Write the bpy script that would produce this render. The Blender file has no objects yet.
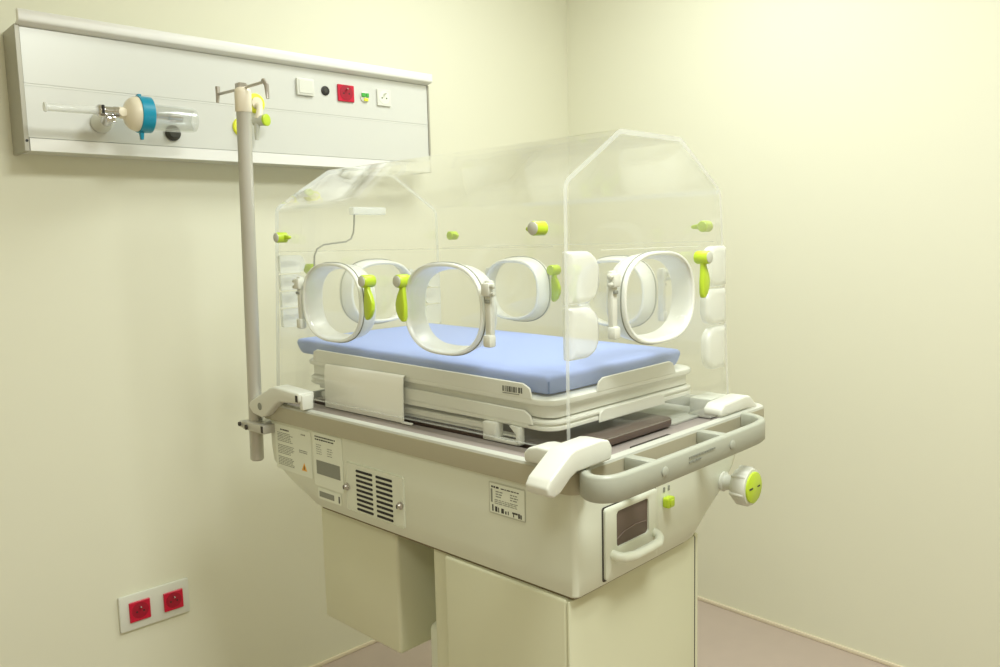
import bpy, bmesh, math, random
from math import sin, cos, pi, radians
from mathutils import Vector, Matrix

random.seed(7)
S = bpy.context.scene
C = S.collection

# ------------------------------------------------------------------ camera
FPX = 805.73
cam_d = bpy.data.cameras.new('camera')
cam = bpy.data.objects.new('camera', cam_d)
C.objects.link(cam)
yaw, pitch, roll = 0.811318, -0.111658, -0.025073
fw = Vector((cos(pitch) * cos(yaw), cos(pitch) * sin(yaw), sin(pitch)))
rt = Vector((sin(yaw), -cos(yaw), 0.0))
up = rt.cross(fw)
r2 = cos(roll) * rt + sin(roll) * up
u2 = -sin(roll) * rt + cos(roll) * up
M = Matrix((r2, u2, -fw)).transposed().to_4x4()
M.translation = Vector((-2.52084, -2.22234, 1.35))
cam.matrix_world = M
cam_d.sensor_fit = 'HORIZONTAL'
cam_d.sensor_width = 36.0
cam_d.lens = FPX * 36.0 / 1000.0
cam_d.clip_start = 0.02
S.camera = cam

# ------------------------------------------------------------------ world, lights, exposure
W = bpy.data.worlds.new('world')
S.world = W
W.use_nodes = True
bg = W.node_tree.nodes['Background']
bg.inputs[0].default_value = (1.0, 0.97, 0.9, 1)
bg.inputs[1].default_value = 0.02


def area(name, loc, size, size_y, power, col=(1, 1, 1), aim=None):
    l = bpy.data.lights.new(name, 'AREA')
    l.shape = 'RECTANGLE'
    l.size, l.size_y = size, size_y
    l.energy = power
    l.color = col
    o = bpy.data.objects.new(name, l)
    C.objects.link(o)
    o.location = loc
    if aim is not None:
        d = Vector(aim) - Vector(loc)
        o.rotation_euler = d.to_track_quat('-Z', 'Y').to_euler()
    return o


area('ceiling_and_fill_lamp', (-1.65, -2.15, 2.56), 0.6, 0.6, 18.5, (0.962, 1.0, 0.978))
area('ceiling_and_fill_lamp', (-0.85, -0.95, 2.56), 0.6, 0.6, 8, (0.962, 1.0, 0.978))
area('ceiling_and_fill_lamp', (-3.1, -2.3, 2.56), 0.6, 0.6, 5, (0.962, 1.0, 0.978))  # unseen fill lamp, added to brighten the incubator's left-facing sides

S.view_settings.view_transform = 'Standard'
S.view_settings.look = 'None'
S.view_settings.gamma = 1.0
S.view_settings.use_curve_mapping = False
S.view_settings.exposure = 1.19
S.cycles.transparent_max_bounces = 48
S.cycles.max_bounces = 10
S.cycles.diffuse_bounces = 6
S.cycles.glossy_bounces = 5


# ------------------------------------------------------------------ materials
def lin(c):
    def f(v):
        v /= 255.0
        return v / 12.92 if v <= 0.04045 else ((v + 0.055) / 1.055) ** 2.4
    return (f(c[0]), f(c[1]), f(c[2]), 1.0)


def mat(name, srgb, rough=0.5, metal=0.0, spec=0.5, bump=0.0, bscale=200.0, vary=0.0, vscale=3.0, sss=0.0):
    m = bpy.data.materials.new(name)
    m.use_nodes = True
    nt = m.node_tree
    p = nt.nodes['Principled BSDF']
    p.inputs['Base Color'].default_value = lin(srgb)
    p.inputs['Roughness'].default_value = rough
    p.inputs['Metallic'].default_value = metal
    p.inputs['Specular IOR Level'].default_value = spec
    tc = nt.nodes.new('ShaderNodeTexCoord')
    if vary > 0:
        n = nt.nodes.new('ShaderNodeTexNoise')
        n.inputs['Scale'].default_value = vscale
        n.inputs['Detail'].default_value = 5
        nt.links.new(tc.outputs['Object'], n.inputs['Vector'])
        mx = nt.nodes.new('ShaderNodeMix')
        mx.data_type = 'RGBA'
        a = lin(srgb)
        mx.inputs[6].default_value = tuple(v * (1 - vary) for v in a[:3]) + (1,)
        mx.inputs[7].default_value = tuple(min(1, v * (1 + vary)) for v in a[:3]) + (1,)
        nt.links.new(n.outputs['Fac'], mx.inputs[0])
        nt.links.new(mx.outputs[2], p.inputs['Base Color'])
    if bump > 0:
        n2 = nt.nodes.new('ShaderNodeTexNoise')
        n2.inputs['Scale'].default_value = bscale
        n2.inputs['Detail'].default_value = 3
        nt.links.new(tc.outputs['Object'], n2.inputs['Vector'])
        b = nt.nodes.new('ShaderNodeBump')
        b.inputs['Strength'].default_value = bump
        b.inputs['Distance'].default_value = 0.002
        nt.links.new(n2.outputs['Fac'], b.inputs['Height'])
        nt.links.new(b.outputs['Normal'], p.inputs['Normal'])
    return m


def acrylic(name, tint=(0.996, 0.998, 0.996), haze=0.02, rough=0.015, white=(0.9, 0.92, 0.88)):
    """clear sheet: straight-through transmission, Fresnel gloss on both faces, a trace of haze"""
    m = bpy.data.materials.new(name)
    m.use_nodes = True
    nt = m.node_tree
    nt.nodes.remove(nt.nodes['Principled BSDF'])
    out = nt.nodes['Material Output']
    tr = nt.nodes.new('ShaderNodeBsdfTransparent')
    tr.inputs[0].default_value = (*tint, 1)
    df = nt.nodes.new('ShaderNodeBsdfDiffuse')
    df.inputs[0].default_value = (*white, 1)
    mh = nt.nodes.new('ShaderNodeMixShader')
    mh.inputs[0].default_value = haze
    nt.links.new(tr.outputs[0], mh.inputs[1])
    nt.links.new(df.outputs[0], mh.inputs[2])
    gl = nt.nodes.new('ShaderNodeBsdfGlossy')
    gl.inputs['Color'].default_value = (1, 1, 1, 1)
    gl.inputs['Roughness'].default_value = rough
    ge = nt.nodes.new('ShaderNodeNewGeometry')
    mr = nt.nodes.new('ShaderNodeMapRange')      # same Fresnel curve on the back of the sheet
    mr.inputs['To Min'].default_value = 1.49
    mr.inputs['To Max'].default_value = 1.0 / 1.49
    nt.links.new(ge.outputs['Backfacing'], mr.inputs['Value'])
    fr = nt.nodes.new('ShaderNodeFresnel')
    nt.links.new(mr.outputs[0], fr.inputs['IOR'])
    mg = nt.nodes.new('ShaderNodeMixShader')
    nt.links.new(fr.outputs[0], mg.inputs[0])
    nt.links.new(mh.outputs[0], mg.inputs[1])
    nt.links.new(gl.outputs[0], mg.inputs[2])
    nt.links.new(mg.outputs[0], out.inputs['Surface'])
    return m


M_wall2 = mat('beige_wall_paint', (198, 189, 166), 0.75, spec=0.25)
M_wall = mat('cream_wall_paint', (223, 223, 202), 0.75, spec=0.25, bump=0.04, bscale=350)
M_ceil = mat('white_ceiling_paint', (240, 238, 226), 0.85, spec=0.2)
M_floor = mat('grey_vinyl_floor', (182, 167, 156), 0.28, spec=0.5, vary=0.05, vscale=14)
M_trim = mat('cream_cove_trim', (225, 215, 190), 0.5)
M_body = mat('cream_white_enamel', (217, 221, 202), 0.35, spec=0.45)
M_body2 = mat('cream_cabinet_enamel', (212, 213, 184), 0.4, spec=0.4)
M_white = mat('white_plastic', (216, 218, 206), 0.35)
M_tray = mat('white_tray_plastic', (225, 226, 214), 0.35)
M_rim = mat('taupe_grey_rim', (176, 172, 148), 0.4)
M_rimtop = mat('pale_grey_rim_top', (190, 192, 180), 0.35)
M_handle = mat('pale_grey_handle', (168, 171, 156), 0.38)
M_knob = mat('pale_knob_plastic', (210, 212, 200), 0.35)
M_deck = mat('brown_grey_steel_deck', (158, 149, 142), 0.55, metal=0.1, spec=0.25)
M_brown = mat('dark_brown_basin', (98, 82, 72), 0.35)
M_steel = mat('satin_steel', (185, 180, 172), 0.32, metal=0.85)
M_pole = mat('satin_grey_pole', (186, 184, 172), 0.35, metal=0.3)
M_chrome = mat('chrome', (210, 208, 205), 0.12, metal=1.0)
M_green = mat('lime_green_plastic', (186, 212, 50), 0.35)
M_yell = mat('yellow_green_plastic', (226, 232, 60), 0.4)
M_capgrey = mat('light_grey_cap', (196, 198, 184), 0.35)
M_dark = mat('near_black', (28, 26, 24), 0.6)
M_gap = mat('dark_gap', (60, 55, 46), 0.8)
M_blue = mat('periwinkle_blue_fabric', (156, 174, 222), 0.75, spec=0.25, bump=0.15, bscale=900)
M_bluedk = mat('periwinkle_blue_seam', (112, 136, 190), 0.8, spec=0.2)
M_alu = mat('pale_aluminium', (212, 214, 207), 0.35, metal=0.15)
M_aluend = mat('grey_aluminium_end', (168, 166, 152), 0.4, metal=0.3)
M_alulip = mat('white_lip', (230, 231, 225), 0.35)
M_red = mat('crimson_plastic', (196, 18, 54), 0.35)
M_reddk = mat('dark_crimson', (158, 12, 42), 0.4)
M_teal = mat('teal_plastic', (0, 138, 168), 0.3)
M_beige = mat('ivory_plastic', (230, 222, 198), 0.35)
M_paper = mat('white_paper', (250, 250, 240), 0.8, spec=0.2)
M_label = mat('pale_label', (226, 231, 214), 0.5)
M_ink = mat('grey_ink', (138, 141, 129), 0.7)
M_inkdk = mat('dark_ink', (62, 62, 54), 0.7)
M_orange = mat('orange_ink', (236, 176, 70), 0.6)
M_greenm = mat('mid_green_plastic', (70, 170, 70), 0.4)
M_silver = mat('silver_plate', (188, 190, 172), 0.4, metal=0.2)
M_hood = acrylic('clear_acrylic', haze=0.012)
M_edge = acrylic('polished_acrylic_edge', tint=(0.93, 0.94, 0.93), haze=0.45, rough=0.12, white=(0.72, 0.74, 0.70))
M_seam = mat('pale_panel_edge', (236, 238, 224), 0.9, spec=0.0)
M_seam.node_tree.nodes['Principled BSDF'].inputs['Alpha'].default_value = 0.3
M_jar = acrylic('clear_jar_plastic', tint=(0.9, 0.91, 0.9), haze=0.10, rough=0.03)
M_tube = acrylic('ribbed_clear_tube', tint=(.9, .91, .9), haze=0.5, rough=0.08)
M_silic = acrylic('white_silicone', tint=(0.95, 0.96, 0.92), haze=0.62, rough=0.35, white=(0.93, 0.94, 0.88))
M_frost = acrylic('frosted_silicone', tint=(0.96, 0.97, 0.94), haze=0.42, rough=0.3, white=(0.93, 0.94, 0.89))
M_window = acrylic('smoked_window', tint=(0.55, 0.5, 0.48), haze=0.02)


# ------------------------------------------------------------------ mesh builder
class MB:
    def __init__(self, xf=None):
        self.bm = bmesh.new()
        self.xf = xf

    def _add(self, t, m):
        bmesh.ops.recalc_face_normals(t, faces=t.faces[:])
        for f in t.faces:
            f.material_index = m
        me = bpy.data.meshes.new('tmp')
        t.to_mesh(me)
        t.free()
        self.bm.from_mesh(me)
        bpy.data.meshes.remove(me)
        return self

    def box(self, x0, x1, y0, y1, z0, z1, bev=0.0, seg=2, m=0, rot=None, edges=None):
        t = bmesh.new()
        bmesh.ops.create_cube(t, size=1.0)
        for v in t.verts:
            v.co = Vector(((x0 + x1) / 2 + v.co.x * (x1 - x0), (y0 + y1) / 2 + v.co.y * (y1 - y0), (z0 + z1) / 2 + v.co.z * (z1 - z0)))
        if bev > 0:
            es = t.edges[:]
            if edges:                     # 'z': only the upright edges
                k = 'xyz'.index(edges)
                es = [e for e in es if abs((e.verts[0].co - e.verts[1].co).normalized()[k]) > 0.9]
            bmesh.ops.bevel(t, geom=es, offset=bev, segments=seg, profile=0.5, affect='EDGES')
        if rot:
            ang, axis, piv = rot
            bmesh.ops.rotate(t, verts=t.verts[:], cent=Vector(piv), matrix=Matrix.Rotation(ang, 3, axis))
        return self._add(t, m)

    def prism(self, poly, axis, a, b, bev=0.0, seg=2, m=0):
        """poly in the two axes other than `axis`, in order (xy / xz / yz)"""
        t = bmesh.new()
        def P(u, v, w):
            return {'z': (u, v, w), 'y': (u, w, v), 'x': (w, u, v)}[axis]
        lo = [t.verts.new(P(u, v, a)) for u, v in poly]
        hi = [t.verts.new(P(u, v, b)) for u, v in poly]
        n = len(poly)
        t.faces.new(lo)
        t.faces.new(hi)
        for i in range(n):
            t.faces.new((lo[i], lo[(i + 1) % n], hi[(i + 1) % n], hi[i]))
        bmesh.ops.recalc_face_normals(t, faces=t.faces[:])
        if bev > 0:
            es = [e for e in t.edges if e.calc_face_angle(0) > radians(20)]
            bmesh.ops.bevel(t, geom=es, offset=bev, segments=seg, profile=0.5, affect='EDGES')
        return self._add(t, m)

    def tube(self, pts, r, seg=12, m=0, closed=False):
        pts = [Vector(p) for p in pts]
        n = len(pts)
        rs = r if isinstance(r, (list, tuple)) else [r] * n
        t = bmesh.new()
        rings = []
        prev = None
        for i, p in enumerate(pts):
            a = pts[(i - 1) % n] if (closed or i > 0) else p
            b = pts[(i + 1) % n] if (closed or i < n - 1) else p
            d = (b - a).normalized()
            if prev is None:
                q = Vector((0, 0, 1)) if abs(d.z) < 0.9 else Vector((1, 0, 0))
                u = d.cross(q).normalized()
            else:
                u = (prev - d * prev.dot(d)).normalized()
            prev = u
            v = d.cross(u)
            rings.append([t.verts.new(p + rs[i] * (cos(2 * pi * k / seg) * u + sin(2 * pi * k / seg) * v)) for k in range(seg)])
        for i in range(n if closed else n - 1):
            A, B = rings[i], rings[(i + 1) % n]
            for k in range(seg):
                t.faces.new((A[k], A[(k + 1) % seg], B[(k + 1) % seg], B[k]))
        if not closed:
            t.faces.new(rings[0])
            t.faces.new(rings[-1])
        return self._add(t, m)

    def lathe(self, c, axis, prof, seg=24, m=0):
        """prof: (distance along axis, radius) pairs, closed at both ends"""
        c = Vector(c)
        ax = Vector(axis).normalized()
        q = Vector((0, 0, 1)) if abs(ax.z) < 0.9 else Vector((1, 0, 0))
        u = ax.cross(q).normalized()
        v = ax.cross(u)
        t = bmesh.new()
        rings = []
        for s, r in prof:
            r = max(r, 1e-4)
            rings.append([t.verts.new(c + ax * s + r * (cos(2 * pi * k / seg) * u + sin(2 * pi * k / seg) * v)) for k in range(seg)])
        for A, B in zip(rings, rings[1:]):
            for k in range(seg):
                t.faces.new((A[k], A[(k + 1) % seg], B[(k + 1) % seg], B[k]))
        t.faces.new(rings[0])
        t.faces.new(rings[-1])
        return self._add(t, m)

    def loft(self, loops, m=0, caps=True, closed=False):
        t = bmesh.new()
        R = [[t.verts.new(p) for p in L] for L in loops]
        n = len(R[0])
        pairs = list(zip(R, R[1:])) + ([(R[-1], R[0])] if closed else [])
        for A, B in pairs:
            for k in range(n):
                t.faces.new((A[k], A[(k + 1) % n], B[(k + 1) % n], B[k]))
        if caps and not closed:
            t.faces.new(R[0])
            t.faces.new(R[-1])
        return self._add(t, m)

    def build(self, name, mats, parent=None, smooth=35, loc=None, rz=0.0):
        if self.xf is not None:
            bmesh.ops.transform(self.bm, matrix=self.xf, verts=self.bm.verts[:])
            if self.xf.determinant() < 0:
                bmesh.ops.reverse_faces(self.bm, faces=self.bm.faces[:])
        me = bpy.data.meshes.new(name)
        if loc is not None:
            bmesh.ops.translate(self.bm, verts=self.bm.verts[:], vec=-Vector(loc))
        self.bm.to_mesh(me)
        self.bm.free()
        for x in (mats if isinstance(mats, (list, tuple)) else [mats]):
            me.materials.append(x)
        for p in me.polygons:
            p.use_smooth = True
        me.set_sharp_from_angle(angle=radians(smooth))
        o = bpy.data.objects.new(name, me)
        C.objects.link(o)
        if parent is not None:
            o.parent = parent
        return o


def tag(o, label, cat, group=None):
    o['label'] = label
    o['category'] = cat
    if group:
        o['group'] = group
    return o


def empty(name, loc, rz=0.0):
    o = bpy.data.objects.new(name, None)
    C.objects.link(o)
    o.location = loc
    o.rotation_euler = (0, 0, rz)
    o.empty_display_size = 0.1
    return o


def rrect(x0, x1, y0, y1, r, z=None, seg=5):
    """rounded rectangle loop; r = radius or four radii (corner order x0y0, x1y0, x1y1, x0y1)"""
    rr = r if isinstance(r, (list, tuple)) else [r] * 4
    out = []
    cs = [(x0, y0, 1, 1, pi), (x1, y0, -1, 1, 1.5 * pi), (x1, y1, -1, -1, 0), (x0, y1, 1, -1, 0.5 * pi)]
    for (cx, cy, sx, sy, a0), q in zip(cs, rr):
        for k in range(seg + 1):
            a = a0 + 0.5 * pi * k / seg
            p = (cx + sx * q + q * cos(a), cy + sy * q + q * sin(a))
            out.append(p if z is None else (p[0], p[1], z))
    return out


# ------------------------------------------------------------------ the room
def struct(name, mb, m):
    o = mb.build(name, m)
    o['kind'] = 'structure'
    return o


RX, RY, RZ = -3.7, -3.7, 2.6
struct('floor', MB().box(RX - .1, .1, RY - .1, .1, -.1, 0), M_floor)
struct('ceiling', MB().box(RX - .1, .1, RY - .1, .1, RZ, RZ + .1), M_ceil)
struct('wall_left', MB().box(RX - .1, .1, 0, .1, 0, RZ), M_wall)
struct('wall_right', MB().box(0, .1, RY, 0, 0, RZ), M_wall)
struct('wall_rear', MB().box(RX - .1, .1, RY - .1, RY, 0, RZ), M_wall2)
struct('wall_side', MB().box(RX - .1, RX, RY, 0, 0, RZ), M_wall2)
struct('baseboard_left', MB().box(RX, -.008, -.008, 0, 0.0, .014, .003), M_trim)
struct('baseboard_right', MB().box(-.008, 0, RY, 0, 0.0, .014, .003), M_trim)

# ------------------------------------------------------------------ the incubator
TH = 0.0413571
ORG = Vector((-1.5580509, -1.3614490, 0.0))
EX = Vector((cos(TH), sin(TH), 0))
EY = Vector((-sin(TH), cos(TH), 0))


def I2W(x, y, z):
    return ORG + EX * x + EY * y + Vector((0, 0, z))


INC = empty('incubator', ORG, TH)
tag(INC, 'cream infant incubator with clear acrylic hood, lime latches and cabinet base', 'incubator')

HL, HW = 0.862, 0.50
Z0, Z1, Z2, INS = 1.012, 1.4448, 1.5385, 0.1526
FL, FE = 0.0157, 0.012          # the hood flares a little towards its foot

# --- tub body
lv = [
    (0.800, -0.068, 0.300, -0.068, 0.640),
    (0.803, -0.070, 0.312, -0.070, 0.650),
    (0.835, -0.070, 0.360, -0.070, 0.740),
    (0.870, -0.070, 0.420, -0.070, 0.815),
    (0.905, -0.070, 0.462, -0.070, 0.822),
    (0.968, -0.070, 0.500, -0.070, 0.822),
]
mb = MB()
mb.loft([rrect(a, b, c, d, [.010, .05, .03, .012], z) for z, a, b, c, d in lv])
body = mb.build('tub_body', M_body, INC)
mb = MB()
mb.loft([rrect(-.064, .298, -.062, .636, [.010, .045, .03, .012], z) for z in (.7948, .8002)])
mb.build('shadow_joint', mat('taupe_gap_shade', (120, 108, 82), 0.7), body)  # dark taupe slab: shade of the gap under the body put into colour

# --- rim round the deck
mb = MB()
RX0, RX1, RY0, RY1 = -0.077, 0.56, -0.076, 0.845
def ring(z, k, r):
    return rrect(RX0 + k, RX1 - k, RY0 + k, RY1 - k, r, z)
mb.loft([ring(.966, .014, .016), ring(.966, .001, .022), ring(.970, 0, .022), ring(1.000, 0, .022), ring(1.000, .012, .014)], m=0, closed=True)
mb.loft([ring(1.000, .0005, .022), ring(1.004, .0015, .022), ring(1.007, .006, .02), ring(1.007, .012, .016), ring(1.002, .016, .014), ring(.978, .018, .014), ring(.978, .0135, .014), ring(1.0, .0125, .014)], m=1, closed=True)
rim = mb.build('bumper_rim', [M_rim, M_rimtop], INC)

# --- deck
mb = MB()
mb.loft([rrect(RX0 + .017, RX1 - .017, RY0 + .017, RY1 - .017, .013, z) for z in (.967, .980)], m=0)
mb.box(-.0595, .014, -.030, .800, .9805, .9955, .003, 2)
deck = mb.build('steel_deck', M_deck, INC)
mb = MB()
mb.box(.362, .535, .030, .800, .981, .9845, .012, 3, edges='z')
o = mb.build('deck_ledge', M_rimtop, deck)
mb = MB()
mb.box(.030, .355, .022, .79, .982, 1.003, .008, 2)
mb.build('heater_basin', M_brown, INC)
mb = MB()
mb.box(.15, .275, -.036, -.016, .983, .9885, .004, 2, edges='z')
mb.build('deck_slot', M_gap, deck)

# --- vent grille
mb = MB()
mb.box(-.0725, -.0700, .340, .523, .818, .918, .0025, 1, m=0)
o_vent = mb.build('vent_grille', [M_body], INC)
mb = MB()
for k in range(9):
    z = .904 - k * .0098
    mb.box(-.0731, -.0722, .435, .489, z - .0025, z + .0025, .002, 2, m=0, edges='x')
    mb.box(-.0731, -.0722, .373, .424, z - .0025, z + .0025, .002, 2, m=0, edges='x')
o = mb.build('vent_slots', [M_dark], o_vent)
for (y, z) in ((.520, .866), (.349, .862)):
    mb = MB()
    mb.lathe((-.0725, y, z), (-1, 0, 0), [(0, .0075), (.003, .0078), (.004, .006), (.006, .0045), (.0095, .0042), (.010, .003)], 16)
    mb.box(-.0828, -.0805, y - .0012, y + .0012, z - .004, z + .004, m=1)
    mb.build('thumb_screw', [M_steel, M_dark], o_vent)


# --- printed labels on the long side
def text_lines(mb, x, y0, y1, z0, z1, rows, hgt, m, gap=.25):
    """rows of short word-like dashes on the plane x, from y0 (left) to y1 (right)"""
    for i in range(rows):
        z = z1 - (z1 - z0) * (i + .5) / rows
        y = y0
        end = y1 + (y0 - y1) * random.uniform(0, gap)
        while y > end + .001:
            w = random.uniform(.003, .009)
            ye = max(end, y - w)
            mb.box(x - .0003, x, ye, y, z - hgt / 2, z + hgt / 2, m=m)
            y = ye - random.uniform(.0012, .002)


XB = -.0703
mb = MB()
mb.box(XB - .0006, XB, .650, .795, .856, .958, .003, 2, edges='x')
text_lines(mb, XB - .0006, .772, .735, .945, .951, 1, .003, 2, .1)
text_lines(mb, XB - .0006, .785, .718, .920, .942, 6, .0015, 1)
text_lines(mb, XB - .0006, .785, .718, .892, .914, 6, .0015, 1)
text_lines(mb, XB - .0006, .785, .718, .866, .887, 6, .0015, 1)
text_lines(mb, XB - .0006, .688, .670, .945, .951, 1, .003, 1, .1)
text_lines(mb, XB - .0006, .698, .660, .906, .914, 2, .002, 1, .2)
mb.prism([(.691, .868), (.670, .868), (.6805, .886)], 'x', XB - .0009, XB - .0006, m=3)
mb.prism([(.6825, .871), (.6785, .871), (.6798, .880), (.6812, .880)], 'x', XB - .0012, XB - .0009, m=2)
o = mb.build('warning_label', [M_label, M_ink, M_inkdk, M_orange], INC)
o['label'] = 'pale label with paragraphs of small print and an orange warning triangle'
mb = MB()
mb.box(XB - .0006, XB, .536, .642, .846, .962, .003, 2, edges='x')
text_lines(mb, XB - .0006, .634, .558, .944, .956, 2, .0028, 2, .1)
text_lines(mb, XB - .0006, .630, .608, .914, .938, 5, .0013, 1)
text_lines(mb, XB - .0006, .590, .570, .914, .934, 4, .0013, 1)
mb.box(XB - .0009, XB - .0006, .546, .632, .872, .902, m=1)
o = mb.build('instruction_label', [M_label, M_ink, M_inkdk], INC)
o['label'] = 'pale label with two heading lines, two small tables and a grey block'
mb = MB()
mb.box(XB - .0006, XB, .546, .632, .818, .842, .003, 2, edges='x')
mb.box(XB - .0009, XB - .0006, .572, .626, .823, .835, m=1)
mb.box(XB - .0009, XB - .0006, .552, .556, .822, .836, m=2)
o = mb.build('grey_block_label', [M_label, M_ink, M_inkdk], INC)
# rating plate
mb = MB()
mb.box(XB - .0008, XB, .031, .113, .900, .955, .002, 2, edges='x')
mb.box(XB - .0010, XB - .0008, .033, .111, .9025, .9525, m=3)
x = XB - .0010
text_lines(mb, x, .107, .089, .944, .9495, 1, .0032, 2, .05)
text_lines(mb, x, .085, .042, .944, .9485, 1, .0018, 2, .05)
text_lines(mb, x, .097, .080, .929, .942, 3, .0018, 1, .3)
text_lines(mb, x, .064, .042, .929, .942, 3, .0018, 1, .3)
text_lines(mb, x, .100, .040, .918, .927, 3, .0012, 1, .2)
mb.box(x - .0003, x, .1045, .1085, .920, .943, m=1)
for y, w, z0, z1 in ((.106, .003, .905, .916), (.099, .005, .905, .914), (.092, .002, .905, .913), (.085, .006, .905, .913), (.076, .003, .905, .910), (.070, .002, .905, .911), (.060, .012, .909, .912), (.058, .002, .904, .909), (.047, .004, .904, .912), (.042, .003, .904, .911)):
    mb.box(x - .0003, x, y - w, y, z0, z1, m=2)
o = mb.build('rating_plate', [M_silver, M_ink, M_inkdk, M_label], INC)
o['label'] = 'small framed rating plate with print and a row of dark symbols'

# --- end face: access door with smoked window and handle
mb = MB()
YB = -.0703
mb.prism(rrect(-.003, .150, .806, .929, .004), 'y', YB - .0008, YB, m=1)
wx0, wx1, wz0, wz1 = .030, .122, .856, .916
fr_o = rrect(0.0, .148, .808, .927, .006, seg=4)
fr_i = rrect(wx0 - .004, wx1 + .004, wz0 - .004, wz1 + .004, .008, seg=4)
fr_i2 = rrect(wx0, wx1, wz0, wz1, .007, seg=4)
def ylp(L, y):
    return [(u, y, v) for u, v in L]
mb.loft([ylp(fr_o, YB - .0009), ylp(fr_o, YB - .005), ylp(rrect(.002, .146, .810, .925, .006, seg=4), YB - .0065), ylp(fr_i, YB - .0065), ylp(fr_i2, YB - .005), ylp(fr_i2, YB - .0009)], m=0, closed=True)
door = mb.build('access_door', [M_body, M_gap], INC)
mb = MB()
mb.box(wx0, wx1, YB - .0018, YB - .001, wz0, wz1, .006, 3, m=0, edges='y')
# a domed curved sill seen low inside the window
mb.tube([(wx0 + .004, YB - .0022, .868), (.055, YB - .0022, .876), (.085, YB - .0022, .879), (wx1 - .004, YB - .0022, .877)], .0010, 8, m=1)
mb.build('smoked_window', [M_brown, mat('dull_brown_sill', (122, 106, 96), 0.5)], door)
mb = MB()
mb.tube([(.018, YB - .004, .848), (.018, YB - .014, .847), (.026, YB - .022, .8445), (.05, YB - .026, .842), (.09, YB - .026, .842), (.118, YB - .026, .843), (.132, YB - .020, .846), (.138, YB - .012, .849), (.138, YB - .004, .851)], .0082, 14)
mb.build('door_handle', M_body, door)
# lime button with tiny padlock marks
mb = MB()
mb.prism(rrect(.172, .194, .884, .903, .004), 'y', YB - .012, YB, .002, 2)
mb.prism(rrect(.177, .189, .888, .899, .003), 'y', YB - .014, YB - .011, .001, 1)
o = mb.build('lime_button', M_green, INC)
mb = MB()
for q in (.174, .189):
    mb.box(q, q + .006, YB - .0005, YB, .911, .916, m=0)
    mb.tube([(q + .001, YB - .0004, .916), (q + .001, YB - .0004, .9195), (q + .005, YB - .0004, .9195), (q + .005, YB - .0004, .916)], .0006, 6)
mb.build('lock_symbols', M_ink, INC)

# --- big knob
mb = MB()
kx, kz = .385, .882
mb.lathe((kx, YB, kz), (0, -1, 0), [(0, .019), (.004, .019), (.006, .015), (.022, .014), (.026, .022), (.030, .031), (.036, .035), (.056, .036), (.061, .034), (.0615, .030)], 40)
for k in range(6):
    a = k * pi / 3 + .3
    mb.lathe((kx + .0325 * cos(a), YB - .030, kz + .0325 * sin(a)), (0, -1, 0), [(0, .003), (.004, .005), (.026, .005), (.029, .003)], 10)
knob = mb.build('control_knob', M_knob, INC)
mb = MB()
mb.lathe((kx, YB - .0612, kz), (0, -1, 0), [(0, .0295), (.0035, .0295), (.0045, .028)], 40, m=0)
mb.box(kx - .022, kx - .008, YB - .0662, YB - .0655, kz - .0012, kz + .0022, m=1)
mb.box(kx + .010, kx + .020, YB - .0662, YB - .0655, kz - .001, kz + .0015, m=1)
o = mb.build('knob_face', [M_green, M_inkdk], knob)
o['label'] = 'lime green knob face with two small dark marks'

# --- push handle across the end
def band(path, z0, z1, half, bev):
    """flat upright band along a plan path"""
    pts = [Vector((p[0], p[1], 0)) for p in path]
    L, Rr = [], []
    for i, p in enumerate(pts):
        d = (pts[min(i + 1, len(pts) - 1)] - pts[max(i - 1, 0)]).normalized()
        nrm = Vector((-d.y, d.x, 0))
        L.append((p + nrm * half)[:2])
        Rr.append((p - nrm * half)[:2])
    return L + Rr[::-1]


path = [(-.050, -.078), (-.066, -.086), (-.076, -.100), (-.079, -.115), (-.072, -.129), (-.054, -.138), (-.02, -.1405), (.06, -.141), (.2, -.141), (.34, -.1405), (.392, -.138), (.42, -.130), (.438, -.112), (.446, -.092), (.448, -.078)]
cr = []
for i in range(len(path) - 1):           # smooth it
    p0, p1, p2, p3 = (Vector(path[max(0, i - 1)]), Vector(path[i]), Vector(path[i + 1]), Vector(path[min(len(path) - 1, i + 2)]))
    for k in range(4):
        t = k / 4
        cr.append(0.5 * ((2 * p1) + (-p0 + p2) * t + (2 * p0 - 5 * p1 + 4 * p2 - p3) * t * t + (-p0 + 3 * p1 - 3 * p2 + p3) * t ** 3))
cr.append(Vector(path[-1]))
mb = MB()
loops = []
for i, p in enumerate(cr):
    d = (cr[min(i + 1, len(cr) - 1)] - cr[max(i - 1, 0)]).normalized()
    n = Vector((-d.y, d.x))
    h = .0072
    prof = [(-h, .971), (-h, 1.0045), (-h * .7, 1.0080), (0, 1.009), (h * .7, 1.0080), (h, 1.0045), (h, .971), (h * .6, .968), (-h * .6, .968)]
    loops.append([(p.x + n.x * a, p.y + n.y * a, z) for a, z in prof])
mb.loft(loops)
hnd = mb.build('push_handle', M_handle, INC, smooth=50)
for x in (.060, .285):
    mb = MB()
    mb.box(x - .011, x + .011, -.134, -.0755, .978, 1.003, .004, 2)
    mb.build('handle_bracket', M_handle, hnd)
for x in (.057, .272):
    mb = MB()
    mb.lathe((x, -.1485, .989), (0, -1, 0), [(0, .0085), (.0015, .0085), (.003, .006), (.0035, .003)], 18)
    mb.build('screw_cap', M_handle, hnd)
mb = MB()
for z, x0, x1 in ((.996, .128, .212), (.988, .128, .166)):
    x = x0
    while x < x1:
        w = random.uniform(.004, .010)
        mb.box(x, min(x + w, x1), -.1497, -.1490, z - .0016, z + .0016)
        x += w + .002
o = mb.build('handle_print', M_ink, hnd)

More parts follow.
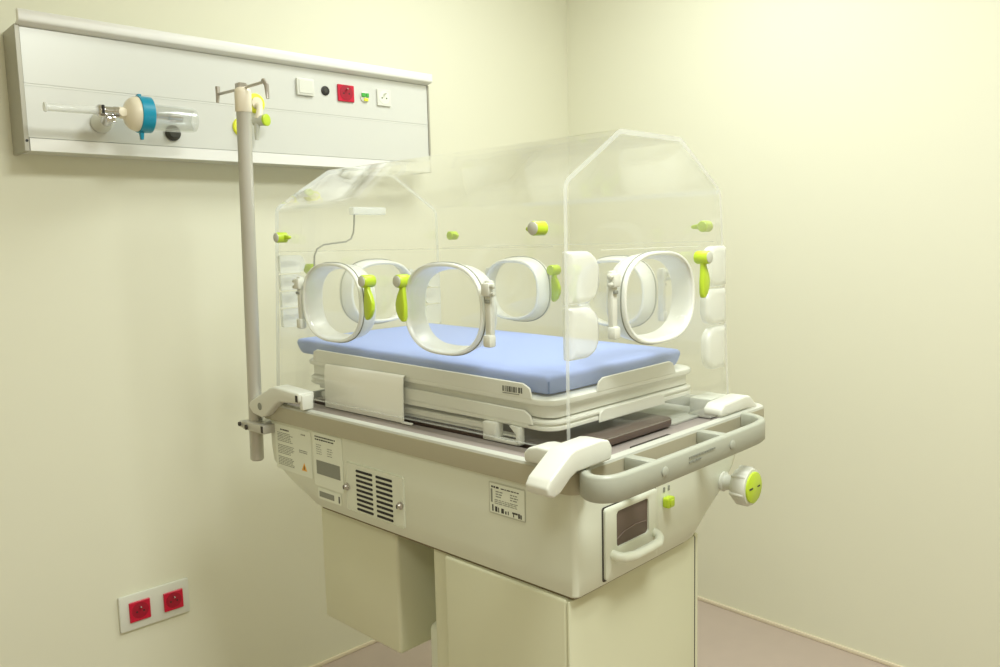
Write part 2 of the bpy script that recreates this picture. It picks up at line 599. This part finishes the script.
# --- hood shell
def fillet(poly, rr, seg=4):
    out = []
    n = len(poly)
    for i, p in enumerate(poly):
        r = rr[i]
        p = Vector(p)
        if r <= 0:
            out.append(p)
            continue
        a = (Vector(poly[i - 1]) - p).normalized()
        b = (Vector(poly[(i + 1) % n]) - p).normalized()
        ang = a.angle(b)
        dd = r / math.tan(ang / 2)
        s, e = p + a * dd, p + b * dd
        for k in range(seg + 1):
            t = k / seg
            out.append((1 - t) ** 2 * s + 2 * t * (1 - t) * p + t * t * e)
    return out


T = .009
outer = fillet([(-FL, Z0), (0, Z1), (INS, Z2), (HW - INS, Z2), (HW, Z1), (HW + FL, Z0)], [0, .03, .03, .03, .03, 0])
inner = fillet([(-FL + T, Z0), (T, Z1 - T * .4), (INS + T * .35, Z2 - T), (HW - INS - T * .35, Z2 - T), (HW - T, Z1 - T * .4), (HW + FL - T, Z0)], [0, .027, .027, .027, .027, 0])


def yy(z, near):
    e = FE * max(0, (Z1 - z)) / (Z1 - Z0)
    return -e if near else HL + e


mb = MB()
t = bmesh.new()
ro = [[t.verts.new((p.x, yy(p.y, s), p.y)) for p in outer] for s in (True, False)]
ri = [[t.verts.new((p.x, yy(p.y, s), p.y)) for p in inner] for s in (True, False)]
n = len(outer)
for k in range(n - 1):
    f = t.faces.new((ro[0][k], ro[0][k + 1], ro[1][k + 1], ro[1][k])); f.material_index = 0
    f = t.faces.new((ri[0][k], ri[1][k], ri[1][k + 1], ri[0][k + 1])); f.material_index = 0
    for s in (0, 1):
        f = t.faces.new((ro[s][k], ri[s][k], ri[s][k + 1], ro[s][k + 1])); f.material_index = 1
for k in (0, n - 1):
    f = t.faces.new((ro[0][k], ro[1][k], ri[1][k], ri[0][k])); f.material_index = 1
bmesh.ops.recalc_face_normals(t, faces=t.faces[:])
me = bpy.data.meshes.new('tmp'); t.to_mesh(me); t.free(); mb.bm.from_mesh(me); bpy.data.meshes.remove(me)
hood = mb.build('acrylic_hood', [M_hood, M_edge], INC, smooth=30)
hood['label'] = 'clear acrylic hood with sloped shoulders'
for near in (True, False):
    mb = MB()
    s = 1 if near else -1
    t = bmesh.new()
    A = [t.verts.new((p.x + .0006 * (1 if p.x < .25 else -1), yy(p.y, near) + s * .0005, p.y - .0006)) for p in inner]
    B = [t.verts.new((p.x + .0006 * (1 if p.x < .25 else -1), yy(p.y, near) + s * .0060, p.y - .0006)) for p in inner]
    t.faces.new(A); t.faces.new(B)
    for k in range(n):
        t.faces.new((A[k], A[(k + 1) % n], B[(k + 1) % n], B[k]))
    mb._add(t, 0)
    mb.build('end_panel', M_hood, hood, smooth=20)
# thin bright lines where the drop-down access panels end
mb = MB()
mb.box(-.0052, -.0036, .02, .85, 1.3420, 1.3432)
mb.build('access_panel_edge', M_seam, hood)
mb = MB()
mb.box(HW + .0036, HW + .0052, .02, .85, 1.3420, 1.3432)
mb.build('access_panel_edge', M_seam, hood)
mb = MB()
mb.box(.09, .41, -.0052, -.0036, 1.3340, 1.3352)
mb.build('access_panel_edge', M_seam, hood)


# --- portholes: local axes n (outwards), t (towards the latch), z (up)
def sup(a, b, n_, seg=56, ex=2.5):
    out = []
    for k in range(seg):
        th = 2 * pi * k / seg
        c, s = cos(th), sin(th)
        out.append((n_, a * math.copysign(abs(c) ** (2 / ex), c), b * math.copysign(abs(s) ** (2 / ex), s)))
    return out


def frame(c, n, t):
    n, t = Vector(n), Vector(t)
    m = Matrix((n, t, Vector((0, 0, 1)))).transposed().to_4x4()
    m.translation = Vector(c)
    return m


def porthole(c, n, t, a, b, label, lt, lz=.048, hx=.013):
    X = frame(c, n, t)
    mb = MB(X)
    prof = [(.004, 0), (.0105, .0004), (.012, .002), (.0118, .005), (.010, .007), (.002, .008), (-.030, .014), (-.033, .0125), (-.034, .010), (-.033, .0070), (-.030, .0055)]
    mb.loft([sup(a - k, b - k, q) for q, k in prof], closed=True)
    cuff = mb.build('porthole_cuff', M_silic, INC, smooth=60)
    cuff['label'] = label
    mb = MB(X)
    mb.tube([(.0030, p[1], p[2]) for p in sup(a - .0001, b - .0001, 0)], .0014, 8, closed=True)
    mb.build('seal_ring', M_ink, cuff, smooth=80)
    mb = MB(X)
    mb.loft([sup(a - .011, b - .011, .0045), sup(a - .011, b - .011, .0075)])
    mb.build('porthole_door', M_hood, cuff)
    # hinge on the side away from the latch
    mb = MB(X)
    h = a + hx
    mb.box(.000, .012, -h - .007, -h + .007, -.052, .054, .003, 2, m=0)
    mb.box(.000, .018, -h - .010, -h + .010, .026, .050, .004, 2, m=0)
    mb.box(.000, .017, -h - .009, -h + .009, -.062, -.040, .004, 2, m=0)
    mb.box(.004, .016, -h - .006, -h + .004, .015, .021, .001, 1, m=1)
    for z in (.031, .044):
        mb.lathe((.012, -h - .010, z), (0, -1, 0), [(0, .004), (.008, .004), (.009, .002)], 10, m=2)
    mb.build('hinge', [M_white, M_ink, M_capgrey], cuff)
    # lime latch: drum with grey cap and leaf lever
    mb = MB(X)
    mb.lathe((.0, lt, lz), (1, 0, 0), [(0, .0115), (.003, .0128), (.026, .0128), (.028, .0118)], 22, m=0)
    leaf = [(-.0065, -.006), (-.0060, -.016), (-.0140, -.030), (-.0190, -.044), (-.0175, -.058), (-.0110, -.070), (-.0020, -.078), (.0050, -.078), (.0085, -.068), (.0090, -.047), (.0070, -.028), (.0062, -.015), (.0065, -.006)]
    mb.prism([(lt - u * 1.0, lz + v) for u, v in leaf], 'x', .010, .020, .0028, 2, m=0)
    la = mb.build('lime_latch', M_green, cuff)
    mb = MB(X)
    mb.lathe((.028, lt, lz), (1, 0, 0), [(-.001, .0108), (.0015, .0108), (.0025, .009)], 22)
    mb.build('latch_cap', M_capgrey, la)


ZP = 1.233
porthole((-.0075, .629, ZP), (-1, 0, 0), (0, -1, 0), .108, .085, 'porthole at the far end of the near long side', .137)
porthole((-.0075, .277, ZP), (-1, 0, 0), (0, 1, 0), .107, .085, 'porthole in the middle of the near long side', .104, .05)
porthole((.256, -.0055, ZP + .012), (0, -1, 0), (1, 0, 0), .116, .084, 'porthole in the end panel above the push handle', .139, .068, .028)
porthole((HW + .0075, .567, ZP), (1, 0, 0), (0, -1, 0), .100, .082, 'porthole on the far long side, seen through the hood', .104)
porthole((HW + .0075, .262, ZP), (1, 0, 0), (0, 1, 0), .100, .082, 'porthole on the far long side behind the end porthole', .135)
porthole((.285, HL + .0055, ZP), (0, 1, 0), (-1, 0, 0), .108, .084, 'porthole in the end panel towards the wall', .185, .066)


# --- access panel latches near the top of both long sides
def panel_latch(c, n, t):
    X = frame(c, n, t)
    mb = MB(X)
    mb.lathe((0, 0, 0), (1, 0, 0), [(0, .0095), (.002, .0118), (.024, .0118), (.026, .0108)], 22)
    mb.prism([(.009, -.006), (.026, -.0045), (.030, -.001), (.028, .003), (.009, .006)], 'x', .004, .012, .002, 2)
    la = mb.build('panel_latch', M_green, INC)
    mb = MB(X)
    mb.lathe((.026, 0, 0), (1, 0, 0), [(-.001, .0105), (.0015, .0105), (.0028, .0085)], 22)
    mb.build('latch_cap', M_capgrey, la)


panel_latch((-.003, .815, 1.375), (-1, 0, 0), (0, -1, 0))
panel_latch((-.003, .040, 1.372), (-1, 0, 0), (0, 1, 0))
panel_latch((HW + .003, .820, 1.374), (1, 0, 0), (0, -1, 0))
panel_latch((HW + .003, .045, 1.374), (1, 0, 0), (0, 1, 0))


# --- frosted tube grommets at the four corners
def grommet(x_edge, sgn, y, ydir, spans):
    mb = MB()
    for z0, z1, w in spans:
        xs = sorted((x_edge, x_edge + sgn * w))
        r = min(.034, (z1 - z0) * .42)
        rad = [.004, r, r, .004] if sgn > 0 else [r, .004, .004, r]
        pr = rrect(xs[0], xs[1], z0, z1, rad, seg=6)
        pr2 = rrect(xs[0] + .012, xs[1] - .012, z0 + .012, z1 - .012, .016, seg=6)
        ls = [ylp(pr, y), ylp(pr, y + ydir * .010), ylp(rrect(xs[0] + .004, xs[1] - .004, z0 + .004, z1 - .004, [max(.002, q - .004) for q in rad], seg=6), y + ydir * .016), ylp(pr2, y + ydir * .018)]
        mb.loft(ls)
    mb.build('tube_grommet', M_frost, INC, smooth=60)


grommet(.000, 1, .0055, -1, [(1.248, 1.334, .080), (1.158, 1.244, .078)])
grommet(HW + .006, -1, .0055, -1, [(1.252, 1.334, .075), (1.176, 1.249, .078), (1.085, 1.172, .075)])
grommet(.002, 1, HL - .0055, 1, [(1.292, 1.334, .066), (1.252, 1.289, .060), (1.212, 1.249, .060), (1.165, 1.209, .066)])
grommet(HW - .002, -1, HL - .0055, 1, [(1.235, 1.300, .056), (1.190, 1.232, .056), (1.135, 1.187, .060)])

# --- sensor cable and its module inside the hood
mb = MB()
mb.box(.196, .298, .828, .850, 1.429, 1.448, .004, 2)
sm = mb.build('sensor_module', M_frost, INC)
mb = MB()
pts = [(.205, .838, 1.430), (.203, .838, 1.405), (.200, .838, 1.385), (.192, .838, 1.370), (.176, .838, 1.363), (.140, .838, 1.360), (.112, .838, 1.357), (.092, .838, 1.347), (.084, .838, 1.330), (.082, .838, 1.300)]
mb.tube(pts, .0022, 8)
mb.build('sensor_cable', mat('grey_cable', (150, 150, 132), 0.5), INC)


# --- bed tray and drawer under it
def slope(z, y, k=.016):
    return z + k * (y - .05)


def tray(name, x0, x1, y0, y1, prof, m, r=.035):
    """prof: (inset, z) outline points from top inside round to below; the tray climbs slightly towards the wall"""
    mb = MB()
    mb.loft([[(p[0], p[1], slope(z, p[1])) for p in rrect(x0 + k, x1 - k, y0 + k, y1 - k, max(r - k, .006))] for k, z in prof])
    return mb


def guard(mb, poly_y, x, th):
    mb.prism([(y, slope(z, y)) for y, z in poly_y], 'x', x, x + th, .0015, 1)


mb = tray('t', .015, .486, .045, .80, [(.028, 1.0845), (.006, 1.0845), (.001, 1.082), (0, 1.078), (.001, 1.073), (.008, 1.070), (.010, 1.066), (.010, 1.050), (.020, 1.048)], M_tray)
guard(mb, [(.088, 1.080), (.094, 1.100), (.110, 1.1075), (.742, 1.1095), (.757, 1.104), (.760, 1.080)], .0148, .004)
mb.prism([(.140, 1.080), (.146, 1.099), (.158, 1.1055), (.380, 1.1075), (.393, 1.102), (.404, 1.080)], 'y', .0446, .0486, .0015, 1)
bed = mb.build('mattress_tray', M_tray, INC)
mb = MB()
x = .0144
text = [(.158, .003), (.152, .0015), (.148, .003), (.143, .005), (.136, .002), (.132, .004), (.126, .002), (.120, .004), (.114, .003)]
for y, w in text:
    mb.box(x - .0004, x, y - w, y, 1.090, 1.1000)
mb.box(x - .0004, x, .118, .158, 1.0868, 1.0878)
mb.build('bar_code', M_inkdk, bed)

mb = tray('t', .018, .490, .048, .80, [(.03, 1.0465), (.005, 1.0465), (0, 1.043), (0, 1.040), (.004, 1.038), (.004, 1.036), (0, 1.034), (0, 1.029), (.006, 1.026), (.020, 1.025)], M_tray)
guard(mb, [(.088, 1.036), (.094, 1.052), (.108, 1.0600), (.60, 1.0600), (.602, 1.036)], .0150, .004)
guard(mb, [(.100, 1.030), (.100, 1.037), (.74, 1.037), (.74, 1.022)], .0160, .004)
mb.prism([(.146, 1.024), (.148, 1.041), (.160, 1.0475), (.345, 1.0475), (.358, 1.042), (.362, 1.024)], 'y', .0440, .0480, .0015, 1)
drw = mb.build('tray_drawer', M_tray, INC)
mb = MB()
mb.box(.022, .045, .20, .745, 1.010, 1.0235, .003, 1)
mb.box(.026, .040, .13, .745, 1.005, 1.0095, .001, 1)
mb.build('drawer_runner', M_tray, drw)
mb = MB()
mb.box(.008, .030, .172, .206, .996, 1.031, .004, 2)
mb.box(.008, .024, .115, .206, .9965, 1.004, .003, 2)
mb.box(.008, .024, .115, .124, .9965, 1.030, .003, 2)
mb.prism([(.124, 1.030), (.124, 1.016), (.140, 1.030)], 'x', .010, .022)
mb.build('drawer_catch', M_tray, drw)


# --- corner clamps
def clamp(name_parts, lab=None):
    pass


prof = [(-.001, 1.031), (-.004, 1.016), (-.006, 1.012), (-.090, 1.011), (-.104, 1.005), (-.128, .988), (-.143, .984), (-.156, .990), (-.158, 1.001), (-.150, 1.012), (-.104, 1.042), (-.092, 1.046), (-.030, 1.048), (-.010, 1.044)]
mb = MB()
mb.prism(prof, 'y', -.092, -.048, .0035, 3)
cl = mb.build('corner_clamp', M_white, INC)
mb = MB()
mb.prism([(-.070, 1.034), (-.010, 1.036), (.008, 1.032), (.018, 1.022), (.016, 1.0085), (-.070, 1.0085)], 'x', -.088, -.040, .004, 3)
mb.build('clamp_foot', M_white, cl)
profC = [(.652, 1.045), (.652, 1.027), (.660, 1.022), (.735, 1.017), (.752, 1.008), (.790, .980), (.812, .972), (.850, .977), (.868, .992), (.862, 1.004), (.770, 1.045), (.752, 1.050)]
mb = MB()
mb.prism(profC, 'x', -.094, -.054, .005, 3)
cl = mb.build('corner_clamp', M_white, INC)
mb = MB()
mb.lathe((-.094, .815, .998), (-1, 0, 0), [(-.001, .0085), (.0006, .0085), (.001, .0065)], 18)
mb.build('pivot_hole', M_ink, cl)
mb = MB()
mb.box(-.088, -.060, .6475, .660, 1.0085, 1.040, .003, 2)
mb.box(-.0950, -.0935, .656, .664, 1.026, 1.040, m=1)
mb.build('clamp_foot', [M_white, M_gap], cl)
profB = [(.378, 1.0090), (.378, 1.022), (.392, 1.032), (.474, 1.036), (.496, 1.033), (.522, 1.012), (.548, .992), (.546, .982), (.532, .984), (.510, 1.002), (.480, 1.0078), (.385, 1.0074)]
mb = MB()
mb.prism(profB, 'y', -.070, -.030, .005, 3)
cl = mb.build('corner_clamp', M_white, INC)
mb = MB()
mb.box(.462, .535, .000, .050, .981, 1.022, .004, 2)
mb.box(.470, .528, -.010, -.002, 1.012, 1.020, .002, 1, m=1)
mb.build('clamp_foot', [M_white, M_capgrey], cl)
profD = [(.652, 1.045), (.652, 1.027), (.660, 1.022), (.735, 1.017), (.752, 1.008), (.790, .980), (.812, .972), (.850, .977), (.868, .992), (.862, 1.004), (.770, 1.045), (.752, 1.050)]
mb = MB()
mb.prism(profD, 'x', .540, .580, .005, 3)
mb.build('corner_clamp', M_white, INC)

# --- infusion pole clamped to the far end
pb, pt = Vector((-.078, .870, .862)), Vector((-.080, .835, 1.655))
mb = MB()
mb.tube([pb, pb + (pt - pb) * .004, pt], [.0125, .0155, .0155], 24)
pole = mb.build('infusion_pole', M_pole, INC)
mb = MB()
ax = (pt - pb).normalized()
mb.lathe(pt - ax * .006, ax, [(0, .0165), (.002, .0178), (.042, .0180), (.048, .0165), (.052, .012)], 24)
mb.build('pole_cap', M_beige, pole)
mb = MB()
a, b = Vector((-.08, .944, 1.703)), Vector((-.08, .744, 1.700))
mid = Vector((-.08, .840, 1.700))
mb.tube([a, mid, b], .0032, 10)
mb.box(-.090, -.070, .830, .850, 1.696, 1.712, .002, 1)
mb.tube([(-.08, .9455, 1.720), (-.08, .9455, 1.704), (-.082, .9460, 1.684)], [.0055, .005, .0035], 10)
mb.tube([(-.08, .746, 1.704), (-.08, .734, 1.692), (-.081, .730, 1.664)], [.005, .005, .0035], 10)
mb.build('hook_bar', M_steel, pole)
mb = MB()
mb.box(-.101, -.040, .795, .892, .936, .957, .005, 2)
mb.box(-.101, -.060, .880, .906, .939, .954, .004, 2)
mb.lathe((-.1005, .868, .944), (-1, 0, 0), [(0, .006), (.003, .006), (.004, .004)], 14, m=1)
mb.lathe((-.1005, .897, .948), (-1, 0, 0), [(0, .005), (.004, .005), (.005, .003)], 14, m=1)
mb.box(-.1015, -.0995, .797, .804, .940, .955, m=1)
pc = mb.build('pole_clamp', [M_pole, M_gap], pole)

# --- base: front cabinet with door, rear cabinet, column, foot frame and castors
mb = MB()
mb.box(-.072, .302, -.052, .232, .150, .7945, .006, 3)
cab = mb.build('front_cabinet', M_body2, INC)
mb = MB()
mb.box(-.0715, .3030, -.0570, -.0522, .165, .7925, .002, 2)
mb.build('cabinet_door', M_body2, cab)
mb = MB()
mb.box(.3066, .320, -.055, .225, .150, .7945, .004, 2)
mb.build('cabinet_side', M_body2, cab)
mb = MB()
mb.box(.3031, .3065, -.0560, -.050, .160, .790)
mb.build('door_gap', M_dark, cab)
mb = MB()
mb.box(-.058, .22, .2325, .283, .150, .799, .012, 3)
mb.build('lift_column', M_body2, INC)
mb = MB()
mb.box(-.050, .270, .396, .660, .537, .799, .008, 3)
mb.build('rear_cabinet', M_body2, INC)
mb = MB()
mb.box(-.03, .20, .284, .335, .100, .62, .015, 3)
mb.build('column_cover', M_body, INC)
mb = MB()
mb.box(-.055, .30, -.04, .50, .105, .149, .015, 3)
mb.build('foot_frame', M_body2, INC)
for (x, y) in ((-.03, -.01), (.275, -.01), (-.03, .45), (.275, .45)):
    mb = MB()
    mb.lathe((x - .011, y, .045), (1, 0, 0), [(0, .030), (.003, .044), (.019, .044), (.022, .030)], 24)
    w = mb.build('castor_wheel', M_ink, INC)
    mb = MB()
    mb.box(x - .016, x + .016, y - .012, y + .03, .085, .1045, .003, 1)
    mb.box(x - .016, x - .0125, y - .010, y + .022, .040, .09, .001, 1)
    mb.box(x + .0125, x + .016, y - .010, y + .022, .040, .09, .001, 1)
    mb.build('castor_fork', M_steel, w)

# ------------------------------------------------------------------ mattress (lies on the tray)
mb = MB()
mx0, mx1, my0, my1 = .030, .454, .063, .852
loops = []
for k, z in [(.018, 1.0865), (.010, 1.0880), (.006, 1.092), (.003, 1.100), (.0, 1.112), (.001, 1.118), (.004, 1.1215), (.010, 1.1230), (.05, 1.1236)]:
    loops.append([(p[0], p[1], slope(z, p[1], .0185)) for p in rrect(mx0 + k, mx1 - k, my0 + k, my1 - k, .008)])
mb.loft(loops)
base = I2W(.24, .45, 1.0925)
mx = Matrix.Translation(ORG) @ Matrix.Rotation(TH, 4, 'Z')
mb.xf = mx
mat_o = mb.build('mattress', M_blue, smooth=60, loc=base)
mat_o.location = base
tag(mat_o, 'thin periwinkle blue mattress lying on the white tray inside the hood', 'mattress')
mb = MB(mx)
mb.tube([(mx0 + .0082, my0 + .0082, 1.0905), (mx0 + .0048, my0 + .0048, 1.101), (mx0 + .0026, my0 + .0026, 1.113)], .0017, 8)
s = mb.build('corner_seam', M_bluedk, mat_o, loc=base)
# ------------------------------------------------------------------ sheet hung over the tray guard
mb = MB(mx)
def sheet_xz(s):
    pass
prof = [(.0100, 1.0910), (.0060, 1.0935), (.0010, 1.0925), (-.0025, 1.088), (-.0045, 1.070), (-.0052, 1.035), (-.0058, 1.004), (-.0058, .9975)]
prof = [(.0095, 1.0915), (.0070, 1.0930)] + [(x + .0048, z) for x, z in prof[2:]]
loops = []
for y in (.421, .50, .60, .694):
    L = [(x, y, z) for x, z in prof] + [(x + .0022, y, z - (.0022 if i < 2 else 0)) for i, (x, z) in reversed(list(enumerate(prof)))]
    loops.append(L)
mb.loft(loops)
mb.box(-.0035, .004, .395, .424, .9965, 1.0005, .001, 1)
base = I2W(0, .55, .9965)
sh = mb.build('paper_sheet', M_paper, smooth=50, loc=base)
sh.location = base
tag(sh, 'blank white sheet standing against the tray side below the mattress', 'sheet')

# ------------------------------------------------------------------ headwall unit on the left wall
HX0, HX1 = -1.9955, -0.806
HP = empty('headwall_panel', (-1.4, 0, 1.59))
tag(HP, 'long pale metal bed head panel with sockets mounted on the cream wall', 'wall panel')


def hb(mbx, name, m, parent=HP, smooth=35):
    o = mbx.build(name, m, parent, smooth=smooth, loc=(-1.4, 0, 1.59) if parent is HP else None)
    return o


def child(mbx, name, m, parent):
    """sub-part: parent already carries the panel's offset in its mesh, so keep the same origin"""
    return mbx.build(name, m, parent, loc=(-1.4, 0, 1.59))


mb = MB()
mb.box(HX0 + .004, HX1 - .004, -.096, 0, 1.592, 1.872, .001, 1)
hb(mb, 'panel_housing', M_alu)
mb = MB()
mb.box(HX0 + .004, HX1 - .004, -.1000, -.0965, 1.7430, 1.868, .0004, 1)
hb(mb, 'upper_cover', M_alu)
mb = MB()
mb.box(HX0 + .004, HX1 - .004, -.1000, -.0965, 1.6202, 1.7370, .0004, 1)
hb(mb, 'lower_cover', M_alu)
mb = MB()
mb.box(HX0 + .004, HX1 - .004, -.0995, -.0966, 1.7372, 1.7428, .0004, 1)
hb(mb, 'seam_strip', M_alu)
mb = MB()
mb.prism([(-.0965, 1.590), (-.101, 1.590), (-.101, 1.6188), (-.0965, 1.6198)], 'x', HX0 + .006, HX1 - .004)
hb(mb, 'lower_lip', M_alulip)
mb = MB()
mb.prism([(-.108, 1.9035), (-.122, 1.9025), (-.1245, 1.900), (-.1245, 1.880), (-.122, 1.8755), (-.092, 1.868), (-.092, 1.874), (-.108, 1.880)], 'x', HX0 - .002, HX1 + .002, .0008, 1)
hb(mb, 'upper_lip', M_alulip)
mb = MB()
mb.prism([(0, 1.588), (-.104, 1.588), (-.104, 1.6175), (-.1035, 1.872), (0, 1.872)], 'x', HX0 - .007, HX0 + .0035, .001, 1)
e1 = hb(mb, 'end_cap', M_aluend)
mb = MB()
mb.lathe((HX0 - .001, -.104, 1.612), (0, -1, 0), [(0, .0032), (.001, .0032), (.0012, .002)], 12)
child(mb, 'end_screw', M_dark, e1)
mb = MB()
mb.prism([(0, 1.588), (-.104, 1.588), (-.1035, 1.868), (0, 1.868)], 'x', HX1 - .0035, HX1 + .003, .001, 1)
hb(mb, 'end_cap', M_aluend)
# sockets and outlets
YF = -.1000
mb = MB()
mb.prism(rrect(-1.292, -1.236, 1.789, 1.837, .003), 'y', YF - .009, YF, .002, 2)
mb.prism(rrect(-1.286, -1.242, 1.795, 1.832, .002), 'y', YF - .0105, YF - .0085, .0008, 1)
hb(mb, 'light_switch', M_white)
mb = MB()
mb.lathe((-1.195, YF, 1.811), (0, -1, 0), [(0, .0135), (.003, .0135), (.004, .012), (.0042, .006)], 22)
mb.lathe((-1.195, YF - .0040, 1.811), (0, -1, 0), [(0, .006), (.0012, .006), (.0014, .003)], 16, m=1)
hb(mb, 'black_socket', [M_dark, M_inkdk])


def mains_socket(x, z, w, h, y, m, md, parent, org, name='red_socket'):
    mb = MB()
    mb.prism(rrect(x - w, x + w, z - h, z + h, .002), 'y', y - .006, y, .0012, 1)
    o = mb.build(name, m, parent, loc=org)
    mb = MB()
    mb.lathe((x, y - .0061, z + h * .06), (0, -1, 0), [(0, w * .80), (.0006, w * .80), (.0007, w * .74)], 26, m=0)
    for sx in (-.42, .42):
        mb.lathe((x + sx * w * .8, y - .0067, z - .001), (0, -1, 0), [(0, .0024), (.0006, .0024), (.0007, .001)], 10, m=1)
    mb.build('socket_well', [md, M_dark], o, loc=org)
    mb = MB()
    mb.lathe((x, y - .0066, z + h * .45), (0, -1, 0), [(0, .0026), (.010, .0024), (.012, .001)], 12)
    mb.build('earth_pin', M_chrome, o, loc=org)
    return o


PO = (-1.4, 0, 1.59)
mains_socket(-1.125, 1.8105, .0285, .0245, YF, M_red, M_reddk, HP, PO)
mains_socket(-.986, 1.811, .0255, .0250, YF, M_white, M_label, HP, PO, 'white_socket')
mb = MB()
mb.lathe((-1.056, YF, 1.807), (0, -1, 0), [(0, .0165), (.003, .0165), (.005, .013), (.0052, .011)], 24, m=0)
mb.box(-1.070, -1.056, YF - .0085, YF - .004, 1.806, 1.818, .001, 1, m=1)
mb.box(-1.054, -1.044, YF - .0085, YF - .004, 1.806, 1.818, .001, 1, m=1)
mb.box(-1.062, -1.047, YF - .0085, YF - .004, 1.794, 1.803, .001, 1, m=2)
hb(mb, 'signal_outlet', [M_white, M_greenm, M_yell])
for (x, z, r) in ((-1.421, 1.752, .027), (-1.466, 1.684, .026)):
    mb = MB()
    mb.lathe((x, YF, z), (0, -1, 0), [(0, r), (.004, r), (.007, r * .9), (.008, r * .62)], 30, m=0)
    mb.lathe((x, YF - .0078, z), (0, -1, 0), [(0, r * .6), (.006, r * .58), (.0065, r * .3)], 24, m=1)
    hb(mb, 'gas_outlet', [M_yell, M_beige])

# gas probe plugged in behind the pole
o = empty('gas_probe', (-1.412, YF - .008, 1.70))
tag(o, 'small grey gas probe with yellow end plugged in beside the pole', 'gas probe')
org = o.location
mb = MB()
mb.tube([(-1.421, YF - .0145, 1.745), (-1.424, YF - .030, 1.738), (-1.430, YF - .040, 1.722), (-1.434, YF - .040, 1.704)], [.008, .009, .009, .011], 14, m=1)
mb.lathe((-1.437, YF - .022, 1.700), (.42, -1, 0), [(0, .013), (.016, .014), (.030, .0150), (.040, .0150)], 22, m=0)
mb.tube([(-1.436, YF - .034, 1.692), (-1.438, YF - .034, 1.670), (-1.439, YF - .034, 1.648)], [.008, .0068, .005], 12, m=0)
bd = mb.build('probe_body', [M_capgrey, M_beige], o, loc=org)
mb = MB()
dv = Vector((.42, -1, 0)).normalized()
cc = Vector((-1.437, YF - .022, 1.700)) + dv * .0405
mb.lathe(cc, dv, [(-.004, .0160), (.002, .0160), (.003, .0145), (.0032, .004)], 24)
mb.build('yellow_end', M_green, o, loc=org)

# ------------------------------------------------------------------ suction unit plugged in at the left
o = empty('suction_unit', (-1.83, YF, 1.675))
tag(o, 'suction regulator with clear jar and teal band on the bed head panel', 'suction unit')
org = o.location
ys, zs = -.200, 1.678
mb = MB()
mb.lathe((-1.826, YF, 1.666), (-.05, -1, 0), [(0, .024), (.006, .025), (.012, .024), (.030, .016), (.050, .013)], 24)
mb.build('wall_coupling', M_white, o, loc=org)
mb = MB()
mb.tube([(-1.829, -.148, 1.664), (-1.832, -.175, 1.668), (-1.838, ys, zs)], [.013, .012, .011], 14)
mb.lathe((-1.864, ys, zs), (1, 0, 0), [(0, .0125), (.003, .0150), (.012, .0150), (.014, .0120), (.034, .0120), (.036, .0135), (.046, .0135)], 20)
mb.box(-1.850, -1.828, ys - .016, ys - .004, 1.652, 1.666, .003, 2, m=0)
mb.box(-1.858, -1.853, ys - .0175, ys - .004, 1.671, 1.690, .001, 1, m=1)
mb.build('chrome_valve', [M_chrome, M_dark], o, loc=org)
mb = MB()
mb.lathe((-1.976, ys, zs - .002), (1, 0, .02), [(0, .0105), (.004, .011), (.006, .0085), (.113, .0088), (.114, .006)], 18)
mb.build('glass_tube', M_tube, o, loc=org)
mb = MB()
mb.lathe((-1.822, ys, zs), (1, 0, 0), [(0, .010), (.004, .0135), (.016, .0135), (.020, .020), (.024, .030), (.032, .037), (.042, .0405), (.047, .041)], 28)
mb.lathe((-1.812, ys - .010, zs), (0, -1, 0), [(0, .010), (.006, .010), (.007, .006)], 16)
mb.build('ivory_lid', M_beige, o, loc=org)
mb = MB()
mb.lathe((-1.7755, ys, zs), (1, 0, 0), [(0, .0425), (.001, .0435), (.030, .0425), (.031, .040)], 32)
mb.prism([(-1.774, zs - .040), (-1.763, zs - .040), (-1.766, zs - .060), (-1.772, zs - .060)], 'y', ys - .008, ys + .002, .001, 1)
mb.box(-1.773, -1.764, ys - .006, ys + .006, zs + .040, zs + .047, .001, 1)
mb.build('teal_band', M_teal, o, loc=org)
mb = MB()
a = [(0, .0320), (.100, .0305), (.108, .028), (.111, .022)]
b = [(.107, .020), (.100, .027), (.0, .0290)]
t = [Vector((-1.7440, ys, zs))]
seg = 32
loops = []
for s_, r in a + b:
    loops.append([(-1.7440 + s_, ys + r * cos(2 * pi * k / seg), zs - .004 + r * sin(2 * pi * k / seg)) for k in range(seg)])
mb.loft(loops, closed=False)
mb.build('clear_jar', M_jar, o, loc=org)
mb = MB()
mb.lathe((-1.7430, ys, zs), (1, 0, 0), [(0, .006), (.040, .006), (.042, .012), (.074, .012), (.078, .006)], 16)
mb.build('float_valve', M_chrome, o, loc=org)
mb = MB()
mb.lathe((-1.652, YF, 1.654), (0, -1, 0), [(0, .020), (.004, .020), (.006, .017), (.012, .012)], 22)
mb.build('jar_bracket', M_inkdk, o, loc=org)
o.location.x -= .005
o.location.y -= .0012

# ------------------------------------------------------------------ double wall socket low on the left wall
o = empty('wall_socket', (-1.758, 0, .38))
tag(o, 'white framed double wall socket with two red inserts low on the left wall', 'wall socket')
org = o.location
mb = MB()
outer_f = rrect(-1.852, -1.663, .331, .430, .004, seg=3)
def yl(L, y):
    return [(u, y, v) for u, v in L]
mb.prism(outer_f, 'y', -.010, 0, .0025, 2)
mb.build('socket_frame', M_white, o, loc=org)
mains_socket(-1.800, .3815, .0275, .0275, -.0098, M_red, M_reddk, o, org)
mains_socket(-1.709, .3795, .0265, .0265, -.0098, M_red, M_reddk, o, org)
